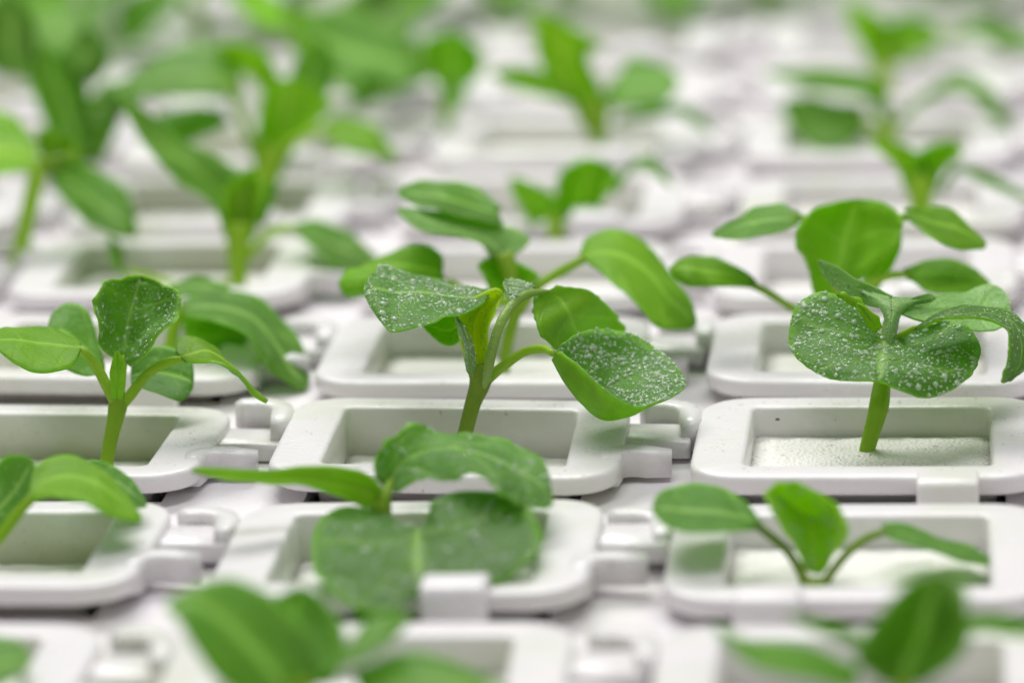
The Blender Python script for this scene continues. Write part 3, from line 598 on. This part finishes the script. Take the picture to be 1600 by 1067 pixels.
s = Seedling(1271, 932, 'small blurred seedling with two thin arching stalks and a bright upright leaf between them')
s.stem([(1271, 934, 0, 13), (1271, 915, 0, 17), (1271, 902, 0, 12)], 'stemold')
s.leaf([((1258, 890, 0), (1270, 895, 1), (1284, 896, 0)), ((1246, 862, -1), (1270, 868, 2), (1298, 878, -1)), ((1222, 825, -2), (1268, 835, 3), (1318, 850, -3)), ((1203, 792, -2), (1262, 805, 4), (1322, 818, -3)), ((1194, 767, 0), (1246, 782, 3), (1306, 785, -1))], (1238, 752, 1), mats=('young', 'young'), flip=True, crisp=.4, veins=4, dew=160, dewmax=.25, dside=-1, **HI)
s.leaf([((1190, 815, 0), (1187, 822, 0), (1184, 828, 0)), ((1168, 785, 4), (1165, 808, 0), (1160, 829, -4)), ((1125, 762, 6), (1120, 800, 0), (1115, 829, -6)), ((1075, 756, 6), (1070, 795, 0), (1070, 826, -6)), ((1035, 765, 4), (1035, 792, 0), (1038, 818, -5))], (1019, 792, 0),
       pet=[(1262, 925, 0, 9), (1252, 895, 0, 8), (1230, 860, 0, 7), (1205, 838, 0, 7), (1182, 820, 0, 6)], petmat='stemold', mats=('dewy', 'under'), **MD)
s.leaf([((1378, 816, 2), (1382, 826, 0), (1388, 838, -2)), ((1420, 818, 4), (1422, 834, 0), (1425, 849, -4)), ((1470, 836, 4), (1470, 850, 0), (1470, 863, -4)), ((1520, 856, 3), (1518, 866, 0), (1516, 877, -3))], (1563, 878, 0),
       pet=[(1280, 925, 0, 9), (1300, 893, 0, 7), (1330, 858, 0, 7), (1360, 838, 0, 7), (1395, 828, 0, 5)], petmat='stemold', mats=('dewy', 'under'), **MD)

# --- nearest row, strongly out of focus
s = Seedling(480, 1215, 'nearest seedling in the middle, only blurred bright leaves showing at the bottom edge')
s.stem([(480, 1215, 0, 15), (478, 1100, 0, 16), (470, 1060, 0, 18)])
s.leaf([((405, 1110, -2), (450, 1085, 0), (505, 1060, 2)), ((345, 1060, -4), (410, 1025, 0), (485, 985, 4)), ((300, 1010, -4), (350, 965, 0), (415, 925, 4)), ((275, 970, -3), (300, 938, 0), (345, 902, 3))], (262, 938, 0), mats=('top', 'under'), **LO)
s.leaf([((560, 1080, 0), (555, 1060, 2), (550, 1045, 4)), ((640, 1090, -3), (640, 1055, 1), (640, 1020, 5)), ((720, 1100, -4), (720, 1068, 0), (715, 1035, 5))], (800, 1082, 0), **LO)
s.leaf([((455, 1080, 2), (480, 1070, 3), (520, 1065, 3)), ((420, 1010, 4), (470, 1010, 6), (540, 1015, 5)), ((405, 960, 7), (460, 960, 8), (530, 965, 7))], (470, 915, 9), mats=('top', 'under'), **LO)
s.leaf([((490, 1060, 1), (510, 1040, 3), (530, 1030, 4)), ((540, 1040, 0), (555, 1005, 3), (570, 975, 6)), ((595, 1015, 1), (605, 985, 4), (608, 955, 6))], (640, 960, 4), mats=('top', 'under'), **LO)
s = Seedling(1410, 1215, 'nearest seedling at the right, one blurred rounded leaf standing up at the bottom edge')
s.stem([(1410, 1215, 0, 14), (1410, 1100, 0, 15), (1412, 1060, 0, 15)])
s.leaf([((1385, 1070, 0), (1412, 1070, 1), (1440, 1068, 0)), ((1340, 1035, -2), (1420, 1030, 3), (1490, 1035, -2)), ((1345, 1000, -2), (1440, 990, 3), (1518, 985, -2)), ((1385, 945, 0), (1450, 945, 3), (1518, 940, -1)), ((1420, 910, 2), (1463, 912, 3), (1502, 912, 2))], (1465, 898, 3), mats=('top', 'top'), flip=True, **LO)
s.leaf([((1340, 1075, 0), (1340, 1060, 2), (1345, 1040, 4)), ((1250, 1060, -3), (1255, 1035, 1), (1265, 1012, 5)), ((1170, 1035, -3), (1175, 1015, 1), (1185, 1005, 4))], (1118, 975, 1), mats=('top', 'under'), **LO)
s.ribbon([(1385, 1030, 3, 8, 30), (1340, 1000, 3, 10, 40), (1290, 978, 3, 9, 40)], (1230, 958, 3), **LO)
s.ribbon([(1440, 1000, 4, 8, 30), (1520, 972, 4, 11, 50), (1580, 976, 4, 12, 50)], (1660, 985, 4), **LO)
s = Seedling(-130, 1150, 'nearest seedling at the left, a single blurred leaf tip showing at the picture edge')
s.stem([(-130, 1150, 0, 14), (-100, 1080, 0, 13), (-70, 1040, 0, 12)])
s.leaf([((-60, 1060, 0), (-60, 1040, 2), (-60, 1015, 4)), ((-20, 1070, -3), (-15, 1035, 1), (-15, 992, 5)), ((20, 1055, -2), (25, 1030, 1), (28, 1000, 4))], (48, 1028, 1), **LO)

# --- further rows
s = Seedling(373, 470, 'blurred seedling at the left behind the long bent leaf, upright thick yellow green stem')
s.stem([(373, 472, 0, 12), (372, 430, 0, 14), (372, 390, 0, 18), (372, 350, 0, 20)])
s.leaf([((352, 372, 0), (372, 378, 1), (398, 372, 1)), ((340, 330, -1), (368, 330, 3), (410, 318, 1)), ((312, 302, -2), (345, 298, 3), (402, 288, 3)), ((262, 272, -2), (305, 262, 2), (345, 250, 5)), ((232, 232, -1), (255, 226, 2), (278, 214, 4)), ((205, 190, 0), (215, 180, 2), (225, 172, 3))], (185, 145, 2), mats=('top', 'young'), **MD)
s.leaf([((458, 352, 2), (460, 358, 0), (466, 366, -1)), ((490, 344, 5), (496, 372, 0), (500, 398, -5)), ((545, 362, 5), (545, 390, 0), (545, 416, -5))], (596, 414, 0), pet=[(376, 410, 0, 9), (400, 385, 0, 8), (424, 362, 0, 8), (460, 356, 0, 7)], **MD)
s.leaf([((358, 378, -1), (374, 380, 1), (392, 376, 0)), ((350, 340, -1), (376, 338, 2), (404, 330, 0)), ((352, 300, 1), (382, 298, 3), (412, 292, 1))], (392, 262, 3), mats=('young', 'under'), **MD)
s.leaf([((392, 350, 3), (402, 350, 4), (414, 348, 4)), ((392, 315, 3), (410, 312, 5), (432, 310, 5))], (424, 282, 5), mats=('top', 'young'), **MD)
s.leaf([((200, 440, 0), (192, 420, 2), (196, 400, 3)), ((180, 420, 0), (180, 400, 2), (186, 380, 3))], (172, 372, 2), pet=[(372, 440, 0, 7), (300, 450, 0, 6), (200, 425, 0, 5)], **LO)

s = Seedling(870, 402, 'blurred seedling behind the white clip with two bright leaves opening like a book')
s.stem([(870, 404, 0, 10), (868, 350, 0, 14), (868, 335, 0, 12)])
s.leaf([((832, 356, 0), (850, 355, 1), (875, 352, 1)), ((818, 338, -2), (842, 330, 1), (880, 320, 3)), ((806, 310, -2), (828, 302, 1), (858, 298, 3))], (800, 276, 0), mats=('under', 'young'), **MD)
s.leaf([((862, 352, 0), (882, 350, 2), (892, 352, 1)), ((866, 318, -1), (905, 320, 3), (930, 330, -1)), ((872, 282, 0), (915, 285, 3), (955, 300, -1)), ((888, 260, 1), (920, 262, 3), (962, 268, 0))], (925, 248, 2), mats=('under', 'young'), **MD)
s.ribbon([(960, 300, 2, 5, 20), (985, 262, 3, 6, 20), (1015, 255, 3, 12, 30)], (1052, 292, 1), **LO)
s = Seedling(1442, 385, 'blurred seedling at the right behind the broad bright leaf, forked yellow green top')
s.stem([(1442, 388, 0, 12), (1440, 340, 0, 16), (1438, 300, 0, 20), (1434, 275, 0, 16)])
s.leaf([((1416, 300, 0), (1436, 302, 1), (1458, 300, 0)), ((1400, 260, -2), (1425, 262, 2), (1452, 262, 2)), ((1378, 238, -2), (1398, 240, 1), (1425, 232, 2))], (1360, 215, 0), mats=('young', 'young'), **LO)
s.leaf([((1425, 300, 0), (1440, 300, 1), (1462, 300, 0)), ((1430, 260, -1), (1452, 262, 2), (1475, 262, -1)), ((1440, 235, 0), (1468, 238, 2), (1502, 240, -1))], (1490, 220, 1), mats=('under', 'young'), **LO)
s.ribbon([(1470, 300, 0, 6, 10), (1498, 264, 0, 6, 10), (1550, 282, 0, 9, 30)], (1625, 318, 0), **LO)

s = Seedling(937, 288, 'blurred seedling in the upper middle with a narrow stem and leaves on both sides')
s.stem([(937, 290, 0, 11), (935, 225, 0, 13), (930, 185, 0, 20), (915, 160, 0, 18)])
s.leaf([((910, 200, 0), (930, 200, 1), (950, 198, 0)), ((885, 150, -2), (905, 150, 3), (950, 158, 1)), ((845, 95, -2), (880, 95, 3), (918, 90, 2)), ((835, 50, 0), (880, 55, 3), (940, 70, 2))], (838, 18, 2), mats=('young', 'young'), **LO)
s.leaf([((945, 165, 0), (945, 150, 1), (948, 138, 3)), ((985, 170, -3), (990, 132, 1), (985, 92, 6)), ((1030, 165, -3), (1030, 130, 1), (1028, 96, 6))], (1062, 128, 0), **LO)
s.ribbon([(905, 160, 2, 8, 20), (870, 140, 2, 16, 40), (820, 125, 2, 20, 40)], (768, 112, 2), **LO)
s.ribbon([(960, 190, 1, 5, 20), (1050, 170, 1, 8, 40), (1085, 185, 1, 10, 40)], (1115, 208, 1), **LO)
s = Seedling(415, 350, 'blurred tall seedling at the upper left, dark wide leaf left of its bright one')
s.stem([(415, 352, 0, 13), (414, 310, 0, 15), (416, 270, 0, 18), (424, 230, 0, 20)])
s.leaf([((396, 285, 0), (414, 290, 2), (434, 285, 0)), ((398, 235, -2), (428, 235, 3), (462, 225, 0)), ((402, 185, -2), (442, 185, 3), (500, 180, 1)), ((410, 150, 0), (450, 150, 3), (520, 160, 2))], (455, 120, 3), mats=('young', 'under'), **MD)
s.leaf([((500, 195, 1), (502, 205, 0), (508, 218, -2)), ((535, 182, 4), (540, 210, 0), (545, 238, -4)), ((580, 196, 4), (582, 220, 0), (578, 244, -4))], (622, 252, 0), pet=[(435, 240, 0, 8), (468, 215, 0, 7), (505, 200, 0, 7)], mats=('top', 'under'), flip=True, **MD)
s.leaf([((380, 150, 2), (378, 130, 4), (372, 100, 7)), ((325, 152, -2), (325, 115, 3), (325, 70, 8)), ((250, 150, -3), (255, 120, 2), (262, 80, 7)), ((205, 146, -1), (208, 130, 2), (215, 112, 5))], (172, 138, 0), pet=[(415, 290, 0, 8), (396, 230, 0, 8), (372, 170, 1, 8), (355, 130, 3, 6)], **MD)
s.leaf([((440, 200, 4), (450, 190, 5), (470, 192, 5)), ((452, 140, 4), (478, 140, 7), (510, 146, 6)), ((462, 95, 6), (490, 95, 8), (525, 104, 7))], (502, 62, 8), mats=('top', 'under'), **LO)
s.leaf([((360, 190, 2), (350, 180, 4), (345, 168, 6)), ((325, 215, 0), (305, 190, 3), (300, 165, 6)), ((270, 225, 0), (250, 205, 3), (248, 180, 6))], (215, 215, 2), mats=('top', 'under'), **LO)
s.ribbon([(425, 200, 4, 14, 10), (430, 150, 5, 18, 20), (410, 110, 6, 22, 30), (380, 90, 6, 22, 40)], (340, 72, 6), mats=('young', 'young'), **LO)
s = Seedling(1385, 255, 'blurred seedling at the upper right with a wide pale green leaf spread to the left')
s.stem([(1385, 257, 0, 12), (1386, 220, 0, 14), (1388, 190, 0, 15)])
s.leaf([((1350, 210, 0), (1352, 190, 2), (1350, 165, 4)), ((1310, 232, -4), (1312, 195, 1), (1308, 158, 7)), ((1260, 225, -4), (1258, 188, 1), (1258, 150, 7))], (1222, 165, 1), pet=[(1386, 215, 0, 8), (1370, 200, 0, 8), (1345, 188, 2, 7)], mats=('top', 'under'), **MD)
s.ribbon([(1385, 190, 3, 9, 20), (1365, 140, 4, 14, 60), (1300, 125, 4, 15, 60), (1245, 120, 4, 9, 60)], (1195, 112, 4), **LO)
s.ribbon([(1400, 190, 2, 6, 20), (1450, 150, 2, 7, 40), (1500, 126, 2, 15, 50), (1545, 155, 0, 16, 50)], (1585, 212, 0), mats=('top', 'under'), **LO)
s = Seedling(1380, 150, 'very blurred seedling at the upper right with a heart shaped bright leaf tuft')
s.stem([(1380, 152, 0, 12), (1380, 110, 0, 16), (1380, 85, 0, 14)])
s.leaf([((1358, 98, 0), (1380, 100, 1), (1400, 98, 0)), ((1340, 62, -2), (1375, 62, 3), (1405, 70, 0)), ((1325, 28, 0), (1360, 30, 3), (1392, 40, 1))], (1325, 0, 2), mats=('young', 'young'), **LO)
s.leaf([((1368, 100, 0), (1386, 98, 1), (1402, 98, 0)), ((1378, 55, 1), (1415, 66, 3), (1440, 84, -1)), ((1400, 30, 3), (1435, 45, 3), (1462, 66, 0))], (1462, 38, 1), mats=('under', 'young'), **LO)
s.ribbon([(1470, 60, 2, 4, 20), (1530, 45, 2, 16, 40), (1575, 58, 2, 20, 40)], (1640, 75, 2), pet=[(1385, 110, 0, 6), (1430, 80, 1, 6), (1500, 46, 2, 6)], **LO)
s = Seedling(20, 452, 'blurred seedling at the left edge with a long dark oval leaf drooping to the right')
s.stem([(20, 455, 0, 13), (30, 400, 0, 13), (45, 330, 0, 13), (60, 265, 0, 15)])
s.leaf([((72, 262, 1), (80, 255, 0), (94, 246, -1)), ((96, 310, -5), (120, 290, 0), (150, 262, 5)), ((135, 350, -6), (162, 325, -1), (190, 292, 4)), ((185, 368, -5), (200, 350, -2), (208, 325, 2))], (214, 368, -2), pet=[(58, 275, 0, 10), (72, 250, 0, 9), (95, 262, 0, 7)], **MD)
s.leaf([((60, 262, 0), (60, 245, 2), (50, 215, 4)), ((20, 270, -4), (15, 235, 2), (20, 180, 7)), ((-30, 270, -4), (-35, 230, 2), (-30, 170, 7))], (-80, 220, 2), mats=('young', 'under'), **MD)
s.leaf([((60, 240, 0), (80, 245, 1), (100, 240, 2)), ((60, 205, -2), (90, 205, 2), (125, 220, 3))], (122, 215, 2), mats=('top', 'young'), **LO)
s = Seedling(110, 350, 'very blurred seedling at the upper left whose dark green leaves stand in a column')
s.stem([(110, 352, 0, 12), (108, 290, 0, 13), (105, 230, 0, 14)])
s.leaf([((95, 250, 0), (125, 255, 1), (158, 250, 2)), ((70, 190, -2), (110, 190, 3), (155, 205, 2)), ((50, 130, -1), (90, 130, 4), (135, 140, 3)), ((40, 95, 1), (75, 95, 4), (118, 100, 4))], (60, 70, 4), mats=('top', 'under'), **LO)
s.ribbon([(140, 250, 0, 20, 20), (160, 200, 0, 20, 20), (185, 160, 1, 14, 30)], (215, 110, 2), mats=('top', 'under'), **LO)
s.leaf([((52, 128, 2), (30, 120, 4), (0, 118, 6)), ((60, 80, 0), (20, 75, 5), (-30, 80, 8)), ((58, 30, 2), (20, 25, 6), (-30, 30, 8))], (15, -12, 6), flip=True, mats=('top', 'top'), **LO)
s.leaf([((150, 130, 2), (120, 120, 4), (92, 110, 6)), ((175, 90, 0), (140, 78, 5), (105, 75, 8))], (140, 40, 6), flip=True, mats=('top', 'top'), **LO)
s.leaf([((120, 190, 2), (125, 175, 4), (132, 160, 6)), ((165, 190, -1), (170, 165, 3), (170, 130, 7))], (225, 150, 3), mats=('top', 'top'), **LO)
s.ribbon([(105, 230, 3, 6, 20), (90, 180, 3, 7, 20), (60, 130, 3, 7, 20)], (40, 110, 4), mats=('top', 'under'), **LO)
s = Seedling(0, 362, 'tiny dark blurred leaf tip low at the left picture edge')
s.stem([(-30, 366, 0, 5), (-25, 350, 0, 5)])
s.ribbon([(-40, 335, 0, 10, 20), (-10, 330, 0, 14, 30), (15, 332, 0, 11, 30)], (38, 330, 0), **LO)
s = Seedling(700, 255, 'very blurred seedling in the top middle with a round dark green leaf')
s.stem([(690, 256, 2, 9), (695, 200, 2, 10), (700, 150, 2, 12)])
s.leaf([((690, 140, 0), (706, 135, 1), (732, 135, 1)), ((660, 100, -2), (705, 100, 3), (755, 108, 0)), ((664, 65, 0), (706, 66, 3), (745, 72, 1))], (705, 48, 3), mats=('under', 'under'), **LO)
s.ribbon([(700, 130, 1, 20, 20), (712, 150, -1, 18, 20)], (708, 176, -3), **LO)
s.leaf([((660, 120, 2), (650, 100, 4), (650, 70, 6)), ((590, 150, -2), (585, 90, 3), (590, 30, 8)), ((510, 120, -2), (520, 70, 3), (535, 10, 8))], (470, 40, 3), mats=('top', 'under'), **LO)
s.ribbon([(600, 120, -1, 14, 30), (575, 140, -2, 20, 30)], (548, 172, -3), **LO)
s = Seedling(590, 205, 'very blurred bushy seedling with wide mid green leaves, left of the round dark one')
s.stem([(590, 207, 0, 12), (590, 160, 0, 13), (588, 120, 0, 13)])
s.leaf([((560, 165, 0), (585, 170, 2), (612, 165, 0)), ((525, 120, -2), (580, 120, 4), (640, 125, 0)), ((515, 60, -1), (575, 60, 5), (640, 66, 1)), ((530, 15, 2), (575, 12, 5), (625, 18, 3))], (575, -25, 5), flip=True, mats=('top', 'top'), **LO)
s.leaf([((610, 130, 0), (612, 110, 2), (610, 95, 4)), ((650, 135, -3), (652, 95, 1), (648, 62, 6))], (690, 100, 1), mats=('top', 'top'), **LO)
s = Seedling(492, 215, 'very blurred seedling at the top left middle, a bright narrow leaf in the leafy mass')
s.stem([(492, 217, 0, 11), (492, 160, 0, 12), (492, 110, 0, 13)])
s.leaf([((470, 105, 0), (490, 110, 1), (510, 105, 0)), ((458, 70, -2), (485, 72, 3), (518, 70, 1)), ((455, 40, 0), (480, 42, 3), (515, 38, 2))], (475, 12, 2), mats=('young', 'young'), **LO)
s.leaf([((460, 50, 2), (450, 30, 4), (440, 0, 6)), ((410, 40, -2), (405, 15, 3), (400, -20, 8))], (360, -5, 2), mats=('under', 'under'), **LO)
s.ribbon([(510, 90, 2, 20, 30), (545, 50, 3, 40, 35), (600, 15, 4, 50, 35), (650, -10, 4, 40, 35)], (720, -40, 4), **LO)

# --- rows that are only soft patches of colour at the top: one generic young plant copied and turned
def wild(px, py, seed, label, h=1.0):
    g = ground(px, py, .45); s = Seedling(px, py, label, 'soft far seedlings along the top edge'); rg = random.Random(seed)
    base = s.org; top = base + Vector((rg.uniform(-2, 2), rg.uniform(-2, 2), 11 * h))
    tube('stem', [base, base.lerp(top, .5) + Vector((.6, 0, 0)), top], [.8, .8, 1.1], M['stem'], s.root, base)
    a0 = rg.uniform(0, 2)
    for k in range(4):
        an = a0 + k * math.pi / 2 + rg.uniform(-.3, .3); el = rg.uniform(.1, .5) if k < 3 else 1.1
        d = Vector((math.cos(an), math.sin(an), 0)); sd = Vector((-d.y, d.x, 0)); Ln = rg.uniform(11, 15); wd = rg.uniform(5, 7)
        o0 = top + d * 3 + Vector((0, 0, 2)); st = []
        for q, w in ((0, .2), (.25, .75), (.55, 1), (.85, .75)):
            m = o0 + d * Ln * q + Vector((0, 0, Ln * (q * el - q * q * .55)))
            st.append((m - sd * wd * w + Vector((0, 0, .8)), m, m + sd * wd * w + Vector((0, 0, .8))))
        tp = o0 + d * Ln * 1.05 + Vector((0, 0, Ln * (el - .6)))
        lf = blade(s.root, base, st, tp, mats=('top', 'under') if k < 3 else ('young', 'young'), **LO)
        tube('petiole', [top - Vector((0, 0, 1)), top + d * 1.4 + Vector((0, 0, 1.4)), o0 + d], [.6, .5, .4], M['stem'], lf, base)
far = [(20, 60, 'soft dark seedling in the extreme top left corner of the photo'), (150, 60, 'soft seedling at the top edge over the gap in the left column'), (440, 60, 'soft seedling at the top edge left of the bright narrow leaf'), (760, 60, 'soft low seedling at the top edge right of the round dark leaf'), (1540, 40, 'soft seedling in the top right corner'), (1030, 55, 'soft yellow green seedling at the top edge right of the middle'), (1190, 40, 'soft green seedling on the top edge between the middle and right columns'),
       (60, 130, 'soft green seedling in the top left corner'), (320, 100, 'soft green seedling at the top edge left of the leafy mass'), (600, 70, 'soft green seedling at the top edge behind the leafy mass')]
for n, (x, y, lb) in enumerate(far): wild(x, y, 20 + n, lb, .9)

# --- mist beads on the sharp frames
def beads(parent, n, zone, z, seed, rmax=.13):
    rg = random.Random(seed); dv = []; df = []
    while n > 0:
        x, y = rg.uniform(-AW, AW), rg.uniform(-BD, BD)
        if not zone(x, y): continue
        if noise.noise(Vector((x * .25, y * .25, seed))) < rg.uniform(-.35, .3): continue
        n -= 1; r = min(rmax, .035 + .028 * rg.expovariate(1)); b0 = len(dv)
        for rr, hh in ((1.0, -.05), (.9, .3), (.5, .55)):
            for q in range(6): dv.append(Vector((x + r * rr * math.cos(q * 1.0472), y + r * rr * math.sin(q * 1.0472), z(x, y) + r * hh)))
        dv.append(Vector((x, y, z(x, y) + r * .62)))
        for k in range(2):
            for q in range(6): df.append((b0 + k * 6 + q, b0 + k * 6 + (q + 1) % 6, b0 + k * 6 + 6 + (q + 1) % 6, b0 + k * 6 + 6 + q))
        for q in range(6): df.append((b0 + 12 + q, b0 + 12 + (q + 1) % 6, b0 + 18))
    tag(mesh_obj('mist_beads', dv, df, M['mist'], parent), kind='stuff')
rimz = lambda x, y: (abs(x) > IA + .7 or abs(y) > IB + .7) and abs(x) < AW - .9 and abs(y) < BD - .9 and not (abs(x) > AW - 3 and abs(y) > BD - 3)
for k, ij in enumerate(((-1, 0), (0, 0), (1, 0), (0, 1), (1, 1))): beads(FR[ij], 350, rimz, lambda x, y: ZT - .04, 5 + k)

beads(SG[(1, 0)], 250, lambda x, y: abs(x) < IA - .4 and abs(y) < IB - .4, lambda x, y: .62, 31, .16)
# --- crumbs of dirt
def speck(p, r, label):
    v = []; f = []; rg = random.Random(int(p.x * 100))
    rings = [rrect(r * k, r * k * .8, r * k * .5, z, 2) for k, z in ((1, 0), (1.1, r * .4), (.6, r * .9))]
    v, f = sweep_loops(rings, cap0=True, cap1=True); v = [q + Vector([rg.uniform(-.15, .15) * r for _ in range(3)]) for q in v]
    o = mesh_obj('dirt_crumb', v, f, M['dirt']); o.location = p * S
    tag(o, label, 'dirt crumb', 'dark dirt crumbs on the white plastic'); return o
speck(ground(255, 717, ZT + .2), .13, 'tiny dark crumb on the right rim of the left sharp frame')
speck(ground(1550, 778, .02), .22, 'tiny dark crumb on the tray before the sharp right frame')
c = speck(ground(1215, 656, 2.0), .2, 'dark crumb stuck on the back wall inside the sharp right frame')
c.location = (at(1215, 656, depth_of(CELL[(1, 0)] + V * (IB - .35))) ) * S

if __name__ == '__main__':
    print('DEPTHS', [round(depth_of(ground(*q, -.8)), 1) for q in ((166, 730), (726, 686), (1350, 730), (606, 905))])
    for n, ij in (('A-mid', (0, 0)), ('A-right', (1, 0)), ('A-left', (-1, 0)), ('B-mid', (0, 1)), ('B-right', (1, 1)), ('B-left', (-1, 1)), ('Z-mid', (0, -1)), ('Z-right', (1, -1)), ('Z-left', (-1, -1)), ('D-mid', (0, 3))):
        c = O0 + U * DX * ij[0] + V * DY * ij[1]
        print(n, 'left %.0f,%.0f right %.0f,%.0f front %.0f,%.0f' % (*project(c - U * 17 - V * 10), *project(c + U * 17 - V * 10), *project(c - V * 15.4)))
